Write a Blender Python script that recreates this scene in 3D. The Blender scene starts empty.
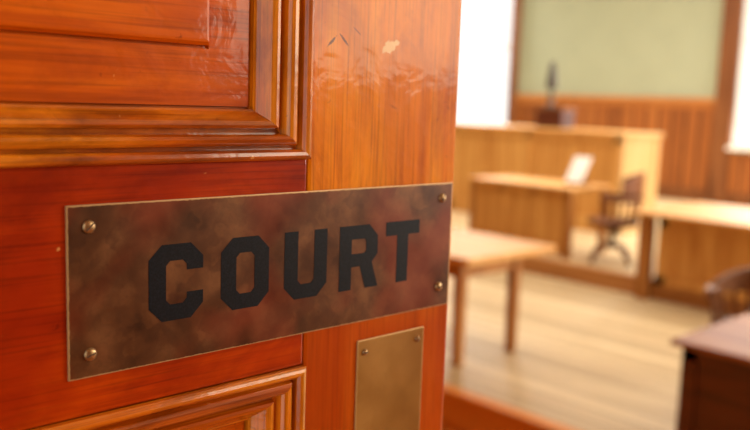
import bpy, bmesh, math, random
from mathutils import Vector, Matrix
random.seed(4)
S=bpy.context.scene
S.view_settings.view_transform='Standard'
col=S.collection

def lin(c):
    return tuple(((v/255)/12.92 if v/255<=.04045 else ((v/255+.055)/1.055)**2.4) for v in c)+(1,)

# ---------------------------------------------------------------- materials
def base(name):
    m=bpy.data.materials.new(name); m.use_nodes=True
    nt=m.node_tree; b=nt.nodes['Principled BSDF']
    return m,nt,b
def coords(nt,scale,rot=(0,0,0)):
    tc=nt.nodes.new('ShaderNodeTexCoord'); mp=nt.nodes.new('ShaderNodeMapping')
    mp.inputs['Scale'].default_value=scale; mp.inputs['Rotation'].default_value=rot
    nt.links.new(tc.outputs['Object'],mp.inputs['Vector']); return mp.outputs['Vector'],tc
def noise(nt,vec,scale,detail=5,dist=0,rough=.55):
    n=nt.nodes.new('ShaderNodeTexNoise'); n.inputs['Scale'].default_value=scale
    n.inputs['Detail'].default_value=detail; n.inputs['Distortion'].default_value=dist; n.inputs['Roughness'].default_value=rough
    nt.links.new(vec,n.inputs['Vector']); return n.outputs['Fac']
def ramp(nt,fac,stops):
    r=nt.nodes.new('ShaderNodeValToRGB'); e=r.color_ramp.elements
    while len(e)<len(stops): e.new(.5)
    for k,(p,c) in enumerate(stops): e[k].position=p; e[k].color=c
    nt.links.new(fac,r.inputs['Fac']); return r.outputs['Color']
def mix(nt,fac,a,b,mode='MIX'):
    m=nt.nodes.new('ShaderNodeMix'); m.data_type='RGBA'; m.blend_type=mode
    for k,v in ((0,fac),(6,a),(7,b)):
        if isinstance(v,bpy.types.NodeSocket): nt.links.new(v,m.inputs[k])
        else: m.inputs[k].default_value=v
    return m.outputs[2]
def mth(nt,op,a,b=0,c=0):
    m=nt.nodes.new('ShaderNodeMath'); m.operation=op
    for k,v in enumerate((a,b,c)):
        if isinstance(v,bpy.types.NodeSocket): nt.links.new(v,m.inputs[k])
        else: m.inputs[k].default_value=v
    return m.outputs[0]
def bump(nt,b,h,strength,dist=.001):
    u=nt.nodes.new('ShaderNodeBump'); u.inputs['Strength'].default_value=strength; u.inputs['Distance'].default_value=dist
    nt.links.new(h,u.inputs['Height']); nt.links.new(u.outputs['Normal'],b.inputs['Normal'])
    if b.inputs['Coat Weight'].default_value>0: nt.links.new(u.outputs['Normal'],b.inputs['Coat Normal'])
def wood(name,dark,mid,light,axis='x',k=1.0,rough=.4,coat=0.0,marks=False,fine=.25,splotch=None,spec=.5,streak=None,low_tint=None,patch=None):
    m,nt,b=base(name)
    s={'x':(1.6,22,22),'y':(22,1.6,22),'z':(22,22,1.6)}[axis]
    v,tc=coords(nt,tuple(q*k for q in s))
    n1=noise(nt,v,1.0,7,.9)
    s2={'x':(8,160,160),'y':(160,8,160),'z':(160,160,8)}[axis]
    v2,_=coords(nt,tuple(q*k for q in s2)); n2=noise(nt,v2,1.0,3,.2)
    f=mth(nt,'MULTIPLY_ADD',n2,fine,mth(nt,'MULTIPLY',n1,1.1-fine))
    c=ramp(nt,f,[(.36,lin(dark)),(.54,lin(mid)),(.74,lin(light))])
    hgt=f
    if splotch:
        v3,_=coords(nt,(6*k,6*k,6*k)); n3=noise(nt,v3,1.0,4,.5)
        c=mix(nt,ramp(nt,n3,[(.40,(0,0,0,1)),(.64,(.8,.8,.8,1))]),c,lin(splotch))
    if low_tint:  # darker, redder tone towards the bottom
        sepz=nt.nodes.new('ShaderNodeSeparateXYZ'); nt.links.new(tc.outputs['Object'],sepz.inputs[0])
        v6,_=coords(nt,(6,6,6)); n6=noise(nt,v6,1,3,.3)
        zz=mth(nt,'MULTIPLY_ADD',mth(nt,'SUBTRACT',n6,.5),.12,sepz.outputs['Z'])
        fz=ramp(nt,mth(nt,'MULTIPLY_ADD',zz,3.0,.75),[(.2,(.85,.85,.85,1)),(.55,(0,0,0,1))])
        c=mix(nt,fz,c,mix(nt,f,lin(low_tint[0]),lin(low_tint[1])))
    if patch:   # soft uneven darker varnish
        pa={'x':(6,16,16),'y':(16,6,16),'z':(16,16,6)}[axis]
        vp,_=coords(nt,pa); npp=noise(nt,vp,1.0,6,1.6,.65)
        c=mix(nt,ramp(nt,npp,[(.46,(0,0,0,1)),(.68,(patch,patch,patch,1))]),c,lin(dark))
    if streak:
        s4={'x':(9,420,420),'y':(420,9,420),'z':(420,420,9)}[axis]
        v4,_=coords(nt,tuple(q*k for q in s4)); n4=noise(nt,v4,1.0,3,.1)
        c=mix(nt,ramp(nt,n4,[(.5,(0,0,0,1)),(.74,(streak,streak,streak,1))]),c,tuple(x*.5 for x in lin(dark)[:3])+(1,))
        v5,_=coords(nt,(60,60,60)); n5=noise(nt,v5,1.0,5,.8,.65)
        c=mix(nt,ramp(nt,n5,[(.66,(0,0,0,1)),(.74,(.55,.55,.55,1))]),c,tuple(x*.5 for x in lin(dark)[:3])+(1,))
        v9,_=coords(nt,(90,90,90)); n9=noise(nt,v9,1.0,4,.6)
        c=mix(nt,ramp(nt,n9,[(.71,(0,0,0,1)),(.76,(.6,.6,.6,1))]),c,lin((236,172,96)))
        va,_=coords(nt,(38,38,38)); na=noise(nt,va,1.0,3,.4)
        hgt=mth(nt,'MULTIPLY_ADD',na,1.6,f)
    if marks:
        sep=nt.nodes.new('ShaderNodeSeparateXYZ'); nt.links.new(tc.outputs['Object'],sep.inputs[0])
        vv,_=coords(nt,(1,1,1)); nz=noise(nt,vv,260,5)
        def spot(cx,cz,rx,rz,ang,amp=.55):
            ca,sa=math.cos(ang),math.sin(ang)
            dx=mth(nt,'SUBTRACT',sep.outputs['X'],cx); dz=mth(nt,'SUBTRACT',sep.outputs['Z'],cz)
            u=mth(nt,'DIVIDE',mth(nt,'MULTIPLY_ADD',dx,ca,mth(nt,'MULTIPLY',dz,sa)),rx)
            w=mth(nt,'DIVIDE',mth(nt,'MULTIPLY_ADD',dx,-sa,mth(nt,'MULTIPLY',dz,ca)),rz)
            r=mth(nt,'SQRT',mth(nt,'ADD',mth(nt,'MULTIPLY',u,u),mth(nt,'MULTIPLY',w,w)))
            r=mth(nt,'MULTIPLY_ADD',mth(nt,'SUBTRACT',nz,.5),amp*3,r)
            return ramp(nt,r,[(.8,(.95,.95,.95,1)),(1.05,(0,0,0,1))])
        for q in marks:
            c=mix(nt,spot(*q[:5]),c,lin(q[5]))
    nt.links.new(c,b.inputs['Base Color'])
    b.inputs['Roughness'].default_value=rough; b.inputs['Coat Weight'].default_value=coat; b.inputs['Coat Roughness'].default_value=.10
    b.inputs['Specular IOR Level'].default_value=spec
    bump(nt,b,hgt,.35,.0009)
    return m
def plain(name,c,rough=.5,metal=0,var=.15,sc=12):
    m,nt,b=base(name); v,_=coords(nt,(1,1,1)); n=noise(nt,v,sc,4)
    a=tuple(x*(1-var) for x in lin(c)[:3])+(1,); z=tuple(min(1,x*(1+var)) for x in lin(c)[:3])+(1,)
    nt.links.new(ramp(nt,n,[(.3,a),(.7,z)]),b.inputs['Base Color'])
    b.inputs['Roughness'].default_value=rough; b.inputs['Metallic'].default_value=metal
    return m

MARKS=[(.263,.0425,.0085,.0048,.45,(244,206,150)),(.270,.046,.004,.0025,.3,(244,206,150)),
       (.2035,.0425,.0060,.0011,.75,(96,36,2)),(.2155,.0445,.0062,.0009,-.75,(96,36,2)),(.228,.052,.005,.0006,-.6,(120,50,6))]
m_stile=wood('door_stile_wood',(160,62,0),(224,122,0),(255,176,34),'z',1,.38,.45,MARKS,splotch=(238,138,8),streak=.5,spec=.1,low_tint=((120,24,0),(196,66,0)),patch=.55)
m_rail=wood('door_rail_wood',(114,24,0),(184,60,0),(216,90,2),'x',1,.38,.45,splotch=(154,36,0),streak=.5,spec=.1,patch=.6)
m_panel=wood('door_panel_wood',(128,38,0),(202,88,0),(236,122,8),'x',.8,.38,.45,streak=.45,spec=.12,patch=.5)
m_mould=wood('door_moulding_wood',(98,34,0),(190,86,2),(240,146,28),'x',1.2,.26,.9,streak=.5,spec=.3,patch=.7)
m_mouldv=wood('door_upright_moulding_wood',(122,48,0),(220,120,8),(255,188,60),'z',1.2,.26,.9,streak=.5,spec=.3,patch=.55)  # brighter gold than the level moulding, highlights put into the colour
m_oak=wood('honey_oak',(172,112,48),(198,142,72),(216,166,92),'z',.35,.5,.0,spec=.3)
m_oaky=wood('honey_oak_top',(186,130,64),(208,152,84),(222,174,106),'y',.2,.55,.0,spec=.25)
m_oaklit=wood('lit_oak',(196,152,94),(212,172,114),(224,188,136),'z',.2,.5,spec=.3)  # lighter oak for the bench end, window light painted into the colour
m_brown=wood('brown_chair_wood',(82,44,20),(120,72,36),(148,94,52),'z',.5,.5,.0,spec=.3)
m_dark=wood('dark_desk_wood',(44,16,8),(74,30,13),(100,46,22),'y',.5,.4,.1)
m_dchair=wood('dark_chair_wood',(74,40,18),(110,66,32),(136,86,46),'z',.5,.6,.0,spec=.25)
m_darktop=wood('polished_desk_top',(108,60,32),(140,86,50),(166,110,70),'y',.4,.55,.0,spec=.22)
m_leg=wood('table_leg_wood',(128,76,30),(162,106,50),(188,130,68),'z',.4,.5,spec=.3)
m_trim=wood('casing_wood',(88,48,22),(118,70,36),(144,92,50),'z',.4,.5,spec=.3)
m_riser=wood('step_wood',(190,108,42),(210,132,56),(224,152,76),'y',.4,.55,spec=.2)
m_dedge=wood('dais_edge_wood',(160,108,60),(184,130,78),(204,152,98),'y',.4,.55,spec=.2)
m_cap=wood('cap_rail_wood',(172,114,62),(192,136,80),(208,156,98),'y',.4,.5,spec=.3)
m_wtrim=wood('wainscot_rail_wood',(140,80,34),(168,102,48),(190,126,66),'y',.4,.5,spec=.3)
m_wall=plain('green_plaster',(165,172,146),.85,0,.04,2)
m_tan=plain('tan_plaster',(180,124,58),.85,0,.06,2)  # tan picked so the unseen right wall reflects gold into the door
m_ceil=plain('ceiling_plaster',(235,230,215),.9,0,.03,2)
m_white=plain('white_paper',(245,243,238),.7,0,.03)
m_sash=plain('white_sash_paint',(240,238,230),.5,0,.03)
m_screw=plain('screw_brass',(160,130,92),.36,.85,.3,300)
m_metal=plain('dark_iron',(84,60,44),.5,.1)
m_bronze=plain('dark_bronze',(66,58,50),.5,.3)
m_darkw=wood('added_dark_boarding',(60,26,10),(88,42,18),(110,58,26),'z',.3,.5)
m_black,nt,b=base('letter_paint'); v,_=coords(nt,(1,1,1))
n=noise(nt,v,900,3); n_=noise(nt,v,160,5,.4,.7)
c_=ramp(nt,n,[(.42,lin((7,8,14))),(.76,lin((26,27,36)))])
c_=mix(nt,ramp(nt,n_,[(.69,(0,0,0,1)),(.74,(.6,.6,.6,1))]),c_,lin((96,68,48)))
nt.links.new(c_,b.inputs['Base Color']); b.inputs['Roughness'].default_value=.5; b.inputs['Specular IOR Level'].default_value=.18

def boards(name,cols,w,axis,rough=.45,groove=.10,k=.5,gd=.4):
    m,nt,b=base(name)
    tc=nt.nodes.new('ShaderNodeTexCoord'); sep=nt.nodes.new('ShaderNodeSeparateXYZ'); nt.links.new(tc.outputs['Object'],sep.inputs[0])
    ax,along=axis
    q=mth(nt,'DIVIDE',sep.outputs[ax],w); fl=mth(nt,'FLOOR',q); fr=mth(nt,'FRACT',q)
    wn=nt.nodes.new('ShaderNodeTexWhiteNoise'); wn.noise_dimensions='1D'; nt.links.new(fl,wn.inputs['W'])
    sc=[9,9,9]; sc['XYZ'.index(along)]=.8
    v,_=coords(nt,tuple(x*k*2 for x in sc)); n=noise(nt,v,1,5,.6)
    f=mth(nt,'MULTIPLY_ADD',wn.outputs['Value'],.42,mth(nt,'MULTIPLY',n,.58))
    c=ramp(nt,f,[(.2,lin(cols[0])),(.5,lin(cols[1])),(.8,lin(cols[2]))])
    g=mth(nt,'LESS_THAN',fr,groove)
    dk=tuple(x*gd for x in lin(cols[0])[:3])+(1,)
    c=mix(nt,g,c,dk)
    nt.links.new(c,b.inputs['Base Color']); b.inputs['Roughness'].default_value=rough; b.inputs['Specular IOR Level'].default_value=.35
    return m
m_floor=boards('floor_boards',((162,136,98),(198,172,130),(220,198,156)),.17,('X','Y'),.5,.07,gd=.45)
m_floor2=boards('lower_floor_boards',((184,106,40),(202,126,52),(218,144,68)),.13,('X','Y'),.55,.03)
m_dais=boards('dais_boards',((190,160,116),(210,184,142),(220,200,160)),.13,('X','Y'),.5,.04,gd=.6)
m_wain=boards('wainscot_boards',((118,64,26),(160,94,42),(190,122,62)),.26,('Y','Z'),.5,.18,gd=.5)

def platemat(name,c,x0,x1,z0,z1,edge,sc,st=.5,metal=.4,lo=.24,span=(.27,.5,.73),cell=.12):
    m,nt,b=base(name)
    v,tc=coords(nt,(1,1,1)); n1=noise(nt,v,sc,6,.25,.55); n2=noise(nt,v,sc*12,5,.3,.65); n3=noise(nt,v,sc*.4,2,.2)
    vo=nt.nodes.new('ShaderNodeTexVoronoi'); vo.inputs['Scale'].default_value=sc*2.6; vo.feature='SMOOTH_F1'; vo.inputs['Smoothness'].default_value=.3
    wv=nt.nodes.new('ShaderNodeMixRGB'); wv.inputs[0].default_value=.02
    nn=nt.nodes.new('ShaderNodeTexNoise'); nn.inputs['Scale'].default_value=sc*3; nt.links.new(v,nn.inputs['Vector'])
    nt.links.new(v,wv.inputs[1]); nt.links.new(nn.outputs['Color'],wv.inputs[2]); nt.links.new(wv.outputs[0],vo.inputs['Vector'])
    sp=nt.nodes.new('ShaderNodeSeparateColor'); nt.links.new(vo.outputs['Color'],sp.inputs[0])
    fa=mth(nt,'MULTIPLY_ADD',sp.outputs[0],cell,mth(nt,'MULTIPLY',n1,1-cell))
    col_=ramp(nt,fa,[(span[0],lin(c[0])),(span[1],lin(c[1])),(span[2],lin(c[2]))])
    col_=mix(nt,ramp(nt,n2,[(.5,(0,0,0,1)),(.75,(st*.7,)*3+(1,))]),col_,lin(c[3]))
    col_=mix(nt,ramp(nt,n3,[(.46,(0,0,0,1)),(.62,(st,st,st,1))]),col_,lin(c[4]))
    sep=nt.nodes.new('ShaderNodeSeparateXYZ'); nt.links.new(tc.outputs['Object'],sep.inputs[0])
    dx=mth(nt,'MINIMUM',mth(nt,'SUBTRACT',sep.outputs['X'],x0),mth(nt,'SUBTRACT',x1,sep.outputs['X']))
    dz=mth(nt,'MINIMUM',mth(nt,'SUBTRACT',sep.outputs['Z'],z0),mth(nt,'SUBTRACT',z1,sep.outputs['Z']))
    d=mth(nt,'MINIMUM',dx,dz); d=mth(nt,'MULTIPLY_ADD',n2,-.0016,d)
    col_=mix(nt,mth(nt,'LESS_THAN',d,edge),col_,lin(c[5]))
    nt.links.new(col_,b.inputs['Base Color']); b.inputs['Metallic'].default_value=metal
    rr=mth(nt,'MULTIPLY_ADD',n1,.3,lo); nt.links.new(rr,b.inputs['Roughness'])
    bump(nt,b,n2,.12,.0003)
    return m
m_plate=platemat('tarnished_bronze',[(60,33,14),(96,56,25),(130,84,44),(78,44,20),(134,46,12),(184,148,102)],0,.3435,-.1755,-.0675,.0003,30)
m_lock=platemat('worn_brass',[(142,98,38),(158,112,46),(174,128,60),(140,96,40),(156,100,38),(190,152,96)],.2375,.3145,-.42,-.191,.0003,14,.25)

# ---------------------------------------------------------------- mesh helpers
def finish(name,bm,mat,parent=None,origin=(0,0,0),smooth=False):
    o3=Vector(origin); bmesh.ops.recalc_face_normals(bm,faces=bm.faces)
    for v in bm.verts: v.co-=o3
    me=bpy.data.meshes.new(name); bm.to_mesh(me); bm.free()
    me.materials.append(mat)
    if smooth:
        for p in me.polygons: p.use_smooth=True
    ob=bpy.data.objects.new(name,me); col.objects.link(ob)
    if parent: ob.parent=parent; ob.location=o3-parent.location
    else: ob.location=o3
    return ob
def addbox(bm,x0,x1,y0,y1,z0,z1,bev=0,seg=2):
    r=bmesh.ops.create_cube(bm,size=1)
    for v in r['verts']:
        v.co=Vector((x0 if v.co.x<0 else x1,y0 if v.co.y<0 else y1,z0 if v.co.z<0 else z1))
    if bev:
        es={e for v in r['verts'] for e in v.link_edges}
        bmesh.ops.bevel(bm,geom=list(es),offset=bev,segments=seg,affect='EDGES',profile=.6)
def box(name,x0,x1,y0,y1,z0,z1,mat,parent=None,bev=0,origin=None):
    bm=bmesh.new(); addbox(bm,x0,x1,y0,y1,z0,z1,bev)
    if origin is None: origin=parent.location if parent else ((x0+x1)/2,(y0+y1)/2,z0)
    return finish(name,bm,mat,parent,origin)
def thing(name,loc,label,cat,group=None):
    e=bpy.data.objects.new(name,None); e.location=loc; e.empty_display_size=.1; col.objects.link(e)
    e['label']=label; e['category']=cat
    if group: e['group']=group
    return e
def struct(o): o['kind']='structure'; return o
def cyl(bm,p,q,r0,r1=None,n=14):
    r1=r0 if r1 is None else r1
    p=Vector(p);q=Vector(q);d=q-p
    mt=Matrix.Translation((p+q)/2)@d.to_track_quat('Z','Y').to_matrix().to_4x4()
    bmesh.ops.create_cone(bm,cap_ends=True,segments=n,radius1=r0,radius2=r1,depth=d.length,matrix=mt)
def lathe(bm,c,prof,n=24):
    rings=[]
    for r,z in prof:
        rings.append([bm.verts.new((c[0]+r*math.cos(2*math.pi*k/n),c[1]+r*math.sin(2*math.pi*k/n),c[2]+z)) for k in range(n)])
    for a,b in zip(rings,rings[1:]):
        for k in range(n): bm.faces.new((a[k],a[(k+1)%n],b[(k+1)%n],b[k]))
    bm.faces.new(rings[0][::-1]); bm.faces.new(rings[-1])
def arc(bm,c,ri,ro,a0,a1,z0,z1,n=16):
    prev=None
    for k in range(n+1):
        a=a0+(a1-a0)*k/n; ca,sa=math.cos(a),math.sin(a)
        z1k=z1(k/n) if callable(z1) else z1; z0k=z0(k/n) if callable(z0) else z0
        vs=[bm.verts.new((c[0]+r*ca,c[1]+r*sa,z)) for r,z in ((ri,z0k),(ro,z0k),(ro,z1k),(ri,z1k))]
        if prev:
            for j in range(4): bm.faces.new((prev[j],prev[(j+1)%4],vs[(j+1)%4],vs[j]))
        else: bm.faces.new(vs)
        prev=vs
    bm.faces.new(prev[::-1])

# ---------------------------------------------------------------- room
XW=14.5; YL=16; YR=-2.8; ZC=4.9; ZF=-.25
struct(box('floor',3.87,XW,YR,YL,-.25,0,m_floor,origin=(0,0,0)))
struct(box('floor_lower',-3,3.84,YR,YL,-.4,ZF,m_floor2,origin=(0,0,0)))
struct(box('trim_1',3.84,3.87,YR,YL,ZF,-.03,m_riser,origin=(0,0,0)))
struct(box('trim_2',3.80,3.90,YR,YL,-.03,.006,m_riser,origin=(0,0,0),bev=.008))
struct(box('ceiling',-.45,XW,YR,YL,ZC,ZC+.1,m_ceil,origin=(0,0,0)))
def wall_x(name,x0,x1,ya,yb,za,zb,holes,mat):
    bm=bmesh.new(); ys=ya
    for (h0,h1,g0,g1) in sorted(holes):
        addbox(bm,x0,x1,ys,h0,za,zb)
        if g0>za: addbox(bm,x0,x1,h0,h1,za,g0)
        addbox(bm,x0,x1,h0,h1,g1,zb); ys=h1
    addbox(bm,x0,x1,ys,yb,za,zb)
    return struct(finish(name,bm,mat,None,(0,0,0)))
WIN=[(11.25,13.1,1.22,4.5),(4.6,6.44,1.18,4.5)]
wall_x('wall_back',XW,XW+.25,YR,YL,-.25,ZC,WIN,m_wall)
wall_x('wall_front',-.5,-.36,YR,YL,-.4,ZC,[(-.5,.54,-.25,2.32)],m_tan)
struct(box('wall_left',-.5,XW,YL,YL+.2,-.4,ZC,m_wall,origin=(0,0,0)))
SW=((2.5,4.5,1.85),(6,8,1.1),(10,12,1.1))  # unseen side windows added to light the room; first placed for door sheen
bm=bmesh.new(); xs=-.36
for a,b,zz in SW:
    addbox(bm,xs,a,YR-.2,YR,-.4,ZC); addbox(bm,a,b,YR-.2,YR,-.4,zz); addbox(bm,a,b,YR-.2,YR,3.7,ZC); xs=b
addbox(bm,xs,XW,YR-.2,YR,-.4,ZC); struct(finish('wall_right',bm,m_tan,None,(0,0,0)))
struct(box('trim_11',-.36,5.2,YR,YR+.03,-.25,1.8,m_darkw,origin=(0,0,0)))  # dark boarding added out of view to dim the wall's reflection in the door
def wains(name,ya,yb,zt):
    struct(box(name,XW-.03,XW,ya,yb,0,zt,m_wain,origin=(0,0,0)))
wains('trim_3',6.72,11.08,1.93); wains('trim_4',11.08,13.2,1.12); wains('trim_5',4.3,6.72,1.08); wains('trim_6',13.2,YL,1.93); wains('trim_7',YR,4.3,1.93)
struct(box('trim_8',XW-.09,XW,6.70,11.08,1.93,2.00,m_cap,origin=(0,0,0),bev=.01))
struct(box('trim_12',XW-.05,XW,6.70,11.08,1.80,1.93,m_wtrim,origin=(0,0,0)))
struct(box('baseboard_back',XW-.05,XW-.03,YR,YL,.17,.40,m_trim,origin=(0,0,0)))
def window(i,y0,y1,z0,z1,w):
    bm=bmesh.new()
    zl=.2 if i==2 else z0-.02
    addbox(bm,XW-.11,XW,y0-w,y0,z0-.02,z1+.15,.01); addbox(bm,XW-.11,XW,y1,y1+w,zl,z1+.15,.01)
    addbox(bm,XW-.11,XW,y0-w,y1+w,z1,z1+.2,.01)
    o=struct(finish('window_%d'%i,bm,m_trim,None,(XW,(y0+y1)/2,z0)))
    bm=bmesh.new()
    for a,b,c,d in ((y0,y0+.035,z0,z1),(y1-.035,y1,z0,z1),(y0,y1,z0,z0+.04),(y0,y1,z1-.06,z1),(y0,y1,2.95,3.0)):
        addbox(bm,XW+.18,XW+.22,a,b,c,d)
    finish('sash',bm,m_sash,o,o.location)
    bm=bmesh.new(); addbox(bm,XW,XW+.25,y0,y0+.012,z0,z1); addbox(bm,XW,XW+.25,y1-.012,y1,z0,z1); finish('reveal',bm,m_sash,o,o.location)
    bm=bmesh.new(); addbox(bm,XW-.14,XW+.2,y0-w-.03,y1+(w if i==1 else .05),z0-.06,z0,.01); finish('sill',bm,m_sash,o,o.location)
window(1,*WIN[0],.17); window(2,*WIN[1],.32)
struct(box('trim_9',7.33,XW-.05,3.0,YL-.01,0,.17,m_dais,origin=(0,0,0)))
struct(box('trim_10',7.28,7.38,3.0,YL-.01,.0,.178,m_dedge,origin=(0,0,0),bev=.008))

# ---------------------------------------------------------------- DOOR
P0=Vector((.2096,.488,1.75))
door=bpy.data.objects.new('door_1',None); door.location=(-.345,.51,-.25); door.empty_display_size=.1; col.objects.link(door); struct(door)
LX0,LX1=-.55,.347
def dbox(name,x0,x1,z0,z1,mat,y0=0,y1=.045,bev=.0014):
    bm=bmesh.new(); addbox(bm,P0.x+x0,P0.x+x1,P0.y+y0,P0.y+y1,P0.z+z0,P0.z+z1,bev)
    return finish(name,bm,mat,door,P0)
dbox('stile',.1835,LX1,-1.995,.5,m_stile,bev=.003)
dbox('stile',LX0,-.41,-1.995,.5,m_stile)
dbox('rail',-.4098,.1824,-.200,-.0435,m_rail)
dbox('rail',-.4098,.1824,.36,.5,m_rail)
dbox('rail',-.4098,.1824,-1.995,-1.75,m_rail)
PR=[(0,.0),(0,.0045),(.0015,.0062),(.004,.0072),(.007,.0068),(.009,.0050),(.0100,-.0010),(.0118,-.0010),(.013,.0042),(.0155,.0064),(.0185,.0068),(.0210,.0058),(.0225,.0036),(.0238,-.0028),(.0266,-.0028),(.028,.0020),(.0305,.0024),(.034,.0006),(.0385,-.0035),(.042,-.0068),(.0438,-.0075),(.0440,-.0120),(.046,-.0125)]
def moulding(x0,x1,z0,z1,kx=1,kz=.80):
    def corner(k,d):
        dx=d*kx; dz=d*kz
        return ((x0+dx,z0+dz),(x1-dx,z0+dz),(x1-dx,z1-dz),(x0+dx,z1-dz))[k]
    for k in range(4):
        bm=bmesh.new(); prev=None
        for d,h in PR:
            a=corner(k,d); b=corner((k+1)%4,d)
            cur=(bm.verts.new((P0.x+a[0],P0.y-h,P0.z+a[1])),bm.verts.new((P0.x+b[0],P0.y-h,P0.z+b[1])))
            if prev: bm.faces.new((prev[0],prev[1],cur[1],cur[0]))
            prev=cur
        finish('moulding',bm,m_mould if k%2==0 else m_mouldv,door,P0)
def panel(x0,x1,z0,z1,mx=.0355,mz=.0420):
    bm=bmesh.new(); rings=[]
    ix,iz=x0+.046,z0+.0368; jx,jz=x1-.046,z1-.0368
    for d,h in ((-.004,-.012),(0,-.0105),(.90,-.0105),(.905,-.0130),(.94,-.0130),(.95,-.0075),(1.0,-.0050),(1.04,-.0048)):
        rings.append([bm.verts.new((P0.x+x,P0.y-h,P0.z+z)) for x,z in ((ix+d*mx,iz+d*mz),(jx-d*mx,iz+d*mz),(jx-d*mx,jz-d*mz),(ix+d*mx,jz-d*mz))])
    for a,b in zip(rings,rings[1:]):
        for k in range(4): bm.faces.new((a[k],a[(k+1)%4],b[(k+1)%4],b[k]))
    bm.faces.new(rings[-1])
    finish('panel',bm,m_panel,door,P0)
    dbox('panel',x0,x1,z0,z1,m_panel,.018,.032,0)
for q in ((-.4095,.1828,-.0438,.36),(-.4095,.1828,-1.75,-.2003)):
    moulding(*q); panel(*q)

# ---------------------------------------------------------------- sign plate
def screw(parent,x,z,r=.0042,yoff=.0016):
    bm=bmesh.new(); n=24
    prof=[(r,0),(r*.96,.0007),(r*.8,.0014),(r*.5,.0019),(.0002,.0021)]
    rings=[[bm.verts.new((P0.x+x+a*math.cos(2*math.pi*k/n),P0.y-yoff-h,P0.z+z+a*math.sin(2*math.pi*k/n))) for k in range(n)] for a,h in prof]
    for a,b in zip(rings,rings[1:]):
        for k in range(n): bm.faces.new((a[k],a[(k+1)%n],b[(k+1)%n],b[k]))
    s=finish('screw',bm,m_screw,parent,P0,True)
    ang=random.uniform(0,3.14); bm=bmesh.new(); ca,sa=math.cos(ang),math.sin(ang)
    cs=[bm.verts.new((P0.x+x+u*ca-w*sa,P0.y-yoff-.0022,P0.z+z+u*sa+w*ca)) for u,w in ((-r*.8,-.0004),(r*.8,-.0004),(r*.8,.0004),(-r*.8,.0004))]
    bm.faces.new(cs)
    o=finish('slot',bm,m_metal,s,P0); o.location=(0,0,0)
sign=thing('sign_plate',P0+Vector((.1717,0,-.1755)),'tarnished bronze plate with black COURT lettering screwed to door','sign')
bm=bmesh.new(); addbox(bm,P0.x,P0.x+.3435,P0.y-.0016,P0.y,P0.z-.1752,P0.z-.0675,.0005); finish('plate',bm,m_plate,sign,P0)
for x,z in ((.014,-.081),(.014,-.1605),(.3305,-.0805),(.3305,-.158)): screw(sign,x,z)
W,H,s,h,c,i=40.5,51,12.6,11,9.5,3
octo=lambda x0,y0,x1,y1,c:[(x0+c,y0),(x1-c,y0),(x1,y0+c),(x1,y1-c),(x1-c,y1),(x0+c,y1),(x0,y1-c),(x0,y0+c)]
GL={'C':[[(W,33),(W,H-c),(W-c,H),(c,H),(0,H-c),(0,c),(c,0),(W-c,0),(W,c),(W,18),(W-s,18),(W-s,h+i),(W-s-i,h),(s+i,h),(s,h+i),(s,H-h-i),(s+i,H-h),(W-s-i,H-h),(W-s,H-h-i),(W-s,33)]],
'O':[octo(0,0,W,H,c),octo(s,h,W-s,H-h,i)],
'U':[[(0,H),(s,H),(s,h+i),(s+i,h),(W-s-i,h),(W-s,h+i),(W-s,H),(W,H),(W,c),(W-c,0),(c,0),(0,c)]],
'R':[[(0,0),(0,H),(W-c,H),(W,H-c),(W,27),(W-6,20.5),(W+1,0),(W-13,0),(W-19,18),(s,18),(s,0)],[(s,28.5),(W-s-2,28.5),(W-s,30.5),(W-s,H-h-2),(W-s-2,H-h),(s,H-h)]],
'T':[[(13,0),(26,0),(26,39.5),(39,39.5),(39,51),(0,51),(0,39.5),(13,39.5)]]}
for ch,x in (('C',.0535),('O',.1080),('U',.1622),('R',.2152),('T',.2645)):
    cu=bpy.data.curves.new('t','CURVE'); cu.dimensions='2D'; cu.fill_mode='BOTH'; cu.extrude=.00006
    for poly in GL[ch]:
        sp=cu.splines.new('POLY'); sp.points.add(len(poly)-1); sp.use_cyclic_u=True
        for k,(a,b) in enumerate(poly): sp.points[k].co=(a*.001,b*.001,0,1)
    tmp=bpy.data.objects.new('t',cu); col.objects.link(tmp)
    me=bpy.data.meshes.new_from_object(tmp.evaluated_get(bpy.context.evaluated_depsgraph_get()))
    bpy.data.objects.remove(tmp)
    me.transform(Matrix.Rotation(math.pi/2,4,'X')); me.transform(Matrix.Translation((x,-.00170,-.1478)))
    me.materials.clear(); me.materials.append(m_black); me.name='letter'
    o=bpy.data.objects.new('letter',me); col.objects.link(o); o.parent=sign; o.location=P0-sign.location
lock=thing('push_plate',P0+Vector((.276,0,-.42)),'small worn brass push plate screwed to door stile','door hardware')
bm=bmesh.new(); addbox(bm,P0.x+.2375,P0.x+.3145,P0.y-.0014,P0.y,P0.z-.42,P0.z-.191,.0005); finish('plate',bm,m_lock,lock,P0)
for x,z in ((.2455,-.2015),(.3065,-.2005),(.2455,-.41),(.3065,-.41)): screw(lock,x,z,.0028,.0014)

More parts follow.
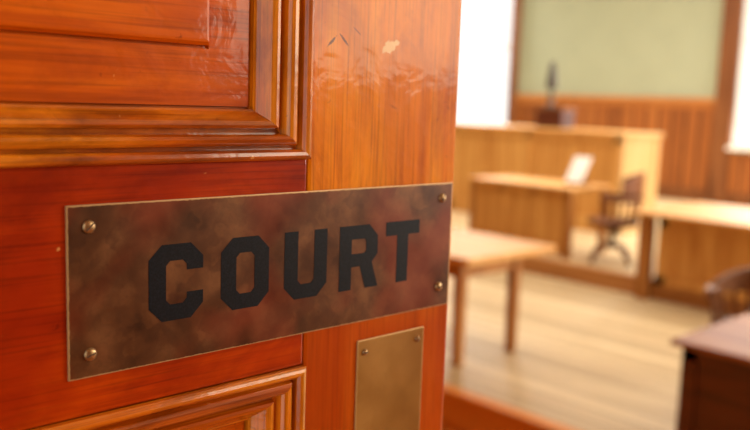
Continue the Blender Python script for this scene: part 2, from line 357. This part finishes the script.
# ---------------------------------------------------------------- tables
t=thing('wooden_table',(4.55,4.1,0),'plain honey oak table with square legs on bare floor','table')
box('tabletop',4.08,5.04,3.43,5.0,.73,.775,m_oaky,t,.006)
bm=bmesh.new()
for q in ((4.22,4.86,3.62,3.645),(4.22,4.86,4.72,4.745),(4.22,4.245,3.62,4.745),(4.835,4.86,3.62,4.745)): addbox(bm,*q,.60,.73)
finish('apron',bm,m_leg,t,t.location)
for x in (4.25,4.83):
    for y in (3.63,4.735):
        bm=bmesh.new(); addbox(bm,x-.036,x+.036,y-.036,y+.036,0,.73,.004)
        for v in bm.verts:
            if v.co.z<.3: v.co.x=x+(v.co.x-x)*.85; v.co.y=y+(v.co.y-y)*.85
        finish('leg',bm,m_leg,t,t.location)

t=thing('clerk_table',(7.9,5.65,.17),'honey oak writing table with panelled front on low dais','table')
box('tabletop',7.46,8.25,4.95,6.34,.885,.92,m_oaky,t,.006)
bm=bmesh.new(); addbox(bm,7.52,7.545,5.0,6.3,.22,.885)
for a in (5.0,5.42,5.84,6.24): addbox(bm,7.505,7.53,a,a+.06,.2,.885,.003)
addbox(bm,7.505,7.53,5.0,6.3,.2,.28); addbox(bm,7.505,7.53,5.0,6.3,.82,.885)
finish('front_panel',bm,m_oak,t,t.location)
for x in (7.53,8.2):
    for y in (5.0,6.29): box('leg',x-.035,x+.035,y-.035,y+.035,.17,.885,m_leg,t,.004)

t=thing('judge_bench',(9.95,8.2,.17),'tall panelled light oak judge bench on dais','bench')
bm=bmesh.new(); addbox(bm,9.53,10.4,5.63,11.2,.17,1.42)
for k in range(5):
    a=5.63+k*1.36; addbox(bm,9.505,9.54,a,a+.09,.2,1.4,.004)
addbox(bm,9.505,9.54,5.63,11.2,.17,.36,.004); addbox(bm,9.505,9.54,5.63,11.2,1.32,1.42,.004)
finish('front_panel',bm,m_oak,t,t.location)
bm=bmesh.new(); addbox(bm,9.52,10.42,5.60,5.63,.17,1.42)
for a in (9.52,10.32): addbox(bm,a,a+.1,5.585,5.61,.17,1.42,.004)
addbox(bm,9.52,10.42,5.585,5.61,.17,.36)
finish('side_panel',bm,m_oaklit,t,t.location)
box('top_cap',9.48,10.42,5.72,11.22,1.42,1.46,m_oaky,t,.01)
box('end_cap',9.48,10.46,5.56,5.72,1.41,1.46,m_oaklit,t,.008)

t=thing('counsel_desk',(7.75,2.2,0),'broad honey oak desk with framed front and dark gap beneath','desk')
box('desktop',7.06,8.45,.3,4.04,.795,.83,m_oaky,t,.006)
bm=bmesh.new(); addbox(bm,7.21,7.235,.4,3.80,.16,.795)
for a in (.4,1.5,2.62,3.70): addbox(bm,7.18,7.22,a,a+.10,.16,.795,.003)
addbox(bm,7.18,7.22,.4,3.8,.16,.25); addbox(bm,7.18,7.22,.4,3.8,.70,.795)
finish('front_panel',bm,m_oak,t,t.location)
bm=bmesh.new(); addbox(bm,7.3,8.3,.5,3.7,.2,.78); finish('drawer_case',bm,m_dark,t,t.location)
for x in (7.22,8.3):
    for y in (.5,2.2,3.93): box('leg',x-.05,x+.05,y-.06,y+.06,.17 if (y>3 and x>7.3) else 0,.795,m_leg,t,.004)

t=thing('dark_desk',(4.4,1.2,0),'dark reddish wood desk with polished top','desk')
box('desktop',3.93,4.86,.55,1.97,.59,.62,m_darktop,t,.006)
bm=bmesh.new(); addbox(bm,3.98,4.8,.62,1.92,.06,.59)
addbox(bm,3.965,4.0,.62,.70,.06,.59); addbox(bm,3.965,4.0,1.84,1.92,.06,.59); addbox(bm,3.965,4.0,.62,1.92,.52,.59); addbox(bm,3.965,4.0,.62,1.92,.06,.14)
finish('body',bm,m_dark,t,t.location)
for x in (4.02,4.76):
    for y in (.66,1.88): box('foot',x-.03,x+.03,y-.03,y+.03,0,.06,m_dark,t)

# ---------------------------------------------------------------- chairs
def armchair(name,cx,cy,z0,seat,ang,label,swivel,bh,mat):
    t=thing(name,(cx,cy,z0),label,'chair')
    c=(cx,cy); R=.27 if not swivel else .26
    zz=z0+seat
    bm=bmesh.new(); lathe(bm,(cx,cy,zz-.065),[(.20,0),(.25,.012),(.26,.055),(.24,.065),(.12,.056),(.02,.054)],28); finish('seat',bm,mat,t,t.location,True)
    a0=ang+math.radians(62); a1=ang+math.radians(298); ar=min(.2,bh*.5)
    bm=bmesh.new(); arc(bm,c,R-.035,R+.035,a0,a1,zz+ar,zz+ar+.045,24); finish('arm_rail',bm,mat,t,t.location)
    b0=ang+math.radians(105); b1=ang+math.radians(255)
    if swivel:
        bm=bmesh.new(); arc(bm,c,R-.008,R+.028,b0,b1,lambda u:zz+bh-.20,lambda u:zz+bh-.08+.09*math.sin(math.pi*u),20); finish('backrest',bm,mat,t,t.location)
        for k in range(9):
            bm=bmesh.new(); a=b0+(b1-b0)*(k+.4)/8.8
            cyl(bm,(cx+R*math.cos(a),cy+R*math.sin(a),zz+ar+.02),(cx+(R+.01)*math.cos(a),cy+(R+.01)*math.sin(a),zz+bh-.17),.018,.018,8)
            finish('back_spindle',bm,mat,t,t.location)
    else:
        bm=bmesh.new(); arc(bm,c,R-.01,R+.03,b0,b1,zz+ar+.04,lambda u:zz+bh-.11+.11*math.sin(math.pi*u),20); finish('backrest',bm,mat,t,t.location)
    for k in range(11):
        bm=bmesh.new(); a=a0+(a1-a0)*(k+.5)/11
        cyl(bm,(cx+.225*math.cos(a),cy+.225*math.sin(a),zz-.01),(cx+R*math.cos(a),cy+R*math.sin(a),zz+ar+.01),.017,.017,8)
        finish('arm_spindle',bm,mat,t,t.location)
    if swivel:
        bm=bmesh.new(); cyl(bm,(cx,cy,z0+.14),(cx,cy,zz-.06),.032,.028,16); cyl(bm,(cx,cy,zz-.11),(cx,cy,zz-.06),.06,.12,16); finish('pedestal',bm,m_metal,t,t.location,False)
        for k in range(4):
            a=ang+math.pi/4+k*math.pi/2; bm=bmesh.new(); pts=[(.02,.19),(.12,.17),(.20,.11),(.255,.055)]
            for (r0,h0),(r1,h1) in zip(pts,pts[1:]):
                cyl(bm,(cx+r0*math.cos(a),cy+r0*math.sin(a),z0+h0),(cx+r1*math.cos(a),cy+r1*math.sin(a),z0+h1),.024,.022,10)
            cyl(bm,(cx+.255*math.cos(a),cy+.255*math.sin(a),z0),(cx+.255*math.cos(a),cy+.255*math.sin(a),z0+.06),.022,.02,10)
            finish('leg',bm,mat,t,t.location)
    else:
        for k in range(4):
            a=ang+math.pi/4+k*math.pi/2; bm=bmesh.new()
            cyl(bm,(cx+.22*math.cos(a),cy+.22*math.sin(a),z0),(cx+.16*math.cos(a),cy+.16*math.sin(a),zz-.06),.016,.022,12)
            finish('leg',bm,mat,t,t.location)
    return t
armchair('swivel_chair',7.80,4.64,.17,.45,math.radians(120),'brown wooden swivel armchair with rounded spindle back beside writing table',True,.49,m_brown)
armchair('captain_chair',5.36,2.14,0,.42,math.radians(190),'dark wooden armchair with curved back behind dark desk',False,.34,m_dchair)

# ---------------------------------------------------------------- small things
t=thing('document_stand',(7.9,5.2,.92),'white sheet propped on small wooden stand on table','document')
bm=bmesh.new()
vs=[bm.verts.new(v) for v in ((7.85,5.08,.95),(7.85,5.29,.95),(8.03,5.29,1.22),(8.03,5.08,1.22))]
f=bm.faces.new(vs); r=bmesh.ops.extrude_face_region(bm,geom=[f])
for v in [g for g in r['geom'] if isinstance(g,bmesh.types.BMVert)]: v.co+=Vector((-.006,0,.004))
finish('paper',bm,m_white,t,t.location)
bm=bmesh.new(); addbox(bm,7.81,8.05,5.11,5.27,.92,.945,.003); addbox(bm,8.02,8.045,5.15,5.22,.945,1.19); finish('stand',bm,m_brown,t,t.location)
box_=thing('wooden_box',(9.95,6.95,1.461),'dark reddish wooden box standing on bench top','box')
box('body',9.8,10.1,6.72,7.15,1.461,1.70,m_dark,box_,.006); box('lid',9.78,10.12,6.70,7.17,1.70,1.74,m_brown,box_,.006)
st=thing('bronze_lamp',(9.95,7.02,1.74),'slender dark bronze lamp standing on wooden box','lamp')
bm=bmesh.new(); lathe(bm,(9.95,7.02,1.74),[(.09,0),(.09,.02),(.04,.04),(.025,.09),(.045,.14),(.02,.2),(.015,.26)],20); finish('base',bm,m_bronze,st,st.location,True)
bm=bmesh.new(); lathe(bm,(9.95,7.02,2.0),[(.075,0),(.08,.02),(.06,.2),(.035,.36),(.01,.38)],20); finish('lamp_shade',bm,m_bronze,st,st.location,True)

# ---------------------------------------------------------------- lights
w=bpy.data.worlds.new('w'); S.world=w; w.use_nodes=True
w.node_tree.nodes['Background'].inputs[0].default_value=(1,.98,.93,1); w.node_tree.nodes['Background'].inputs[1].default_value=1.35
def area(name,loc,target,sx,sy,power,c):
    l=bpy.data.lights.new(name,'AREA'); l.shape='RECTANGLE'; l.size=sx; l.size_y=sy; l.energy=power; l.color=c
    o=bpy.data.objects.new(name,l); o.location=loc; o.rotation_euler=(Vector(target)-Vector(loc)).to_track_quat('-Z','Y').to_euler(); col.objects.link(o)
area('window_light',(XW-.2,5.5,2.7),(6,4,0),1.5,2.8,230,(1,.98,.92))
area('window_light',(XW-.2,12.1,2.7),(6,6,0),1.4,2.8,230,(1,.98,.92))
area('added_side_light',(3.5,YR+.05,2.8),(.6,.5,1.7),1.9,1.8,66,(1,.86,.60))  # added area lamp, gives the upper door stile its golden sheen
area('added_side_light',(7,YR+.05,2.4),(7,6,.5),2.0,2.4,350,(1,.97,.90))  # added fill lamp at an unseen side opening
area('added_side_light',(11,YR+.05,2.4),(10,6,1),2.0,2.4,380,(1,.97,.90))  # second added fill lamp, further down the unseen side wall
area('added_ceiling_fill',(8.8,6.8,ZC-.1),(8.8,6.8,0),7,7,440,(1,.97,.90))  # broad unseen lamp added under the ceiling to brighten the room

# ---------------------------------------------------------------- camera
f=850; p=math.atan(114/850); r=math.radians(1.93)
hd=Vector((.688,.7255,0)).normalized(); R0=Vector((hd.y,-hd.x,0)); F=hd*math.cos(p)-Vector((0,0,math.sin(p))); U0=hd*math.sin(p)+Vector((0,0,math.cos(p)))
X=R0*math.cos(r)+U0*math.sin(r); Y=-R0*math.sin(r)+U0*math.cos(r); Z=-F
cd=bpy.data.cameras.new('camera'); cam=bpy.data.objects.new('camera',cd); col.objects.link(cam)
M=Matrix((X,Y,Z)).transposed().to_4x4(); M.translation=(0,0,1.75); cam.matrix_world=M
cd.sensor_width=36; cd.lens=f/750*36; cd.clip_start=.02
cd.dof.use_dof=True; cd.dof.focus_distance=.58; cd.dof.aperture_fstop=4.8
S.camera=cam
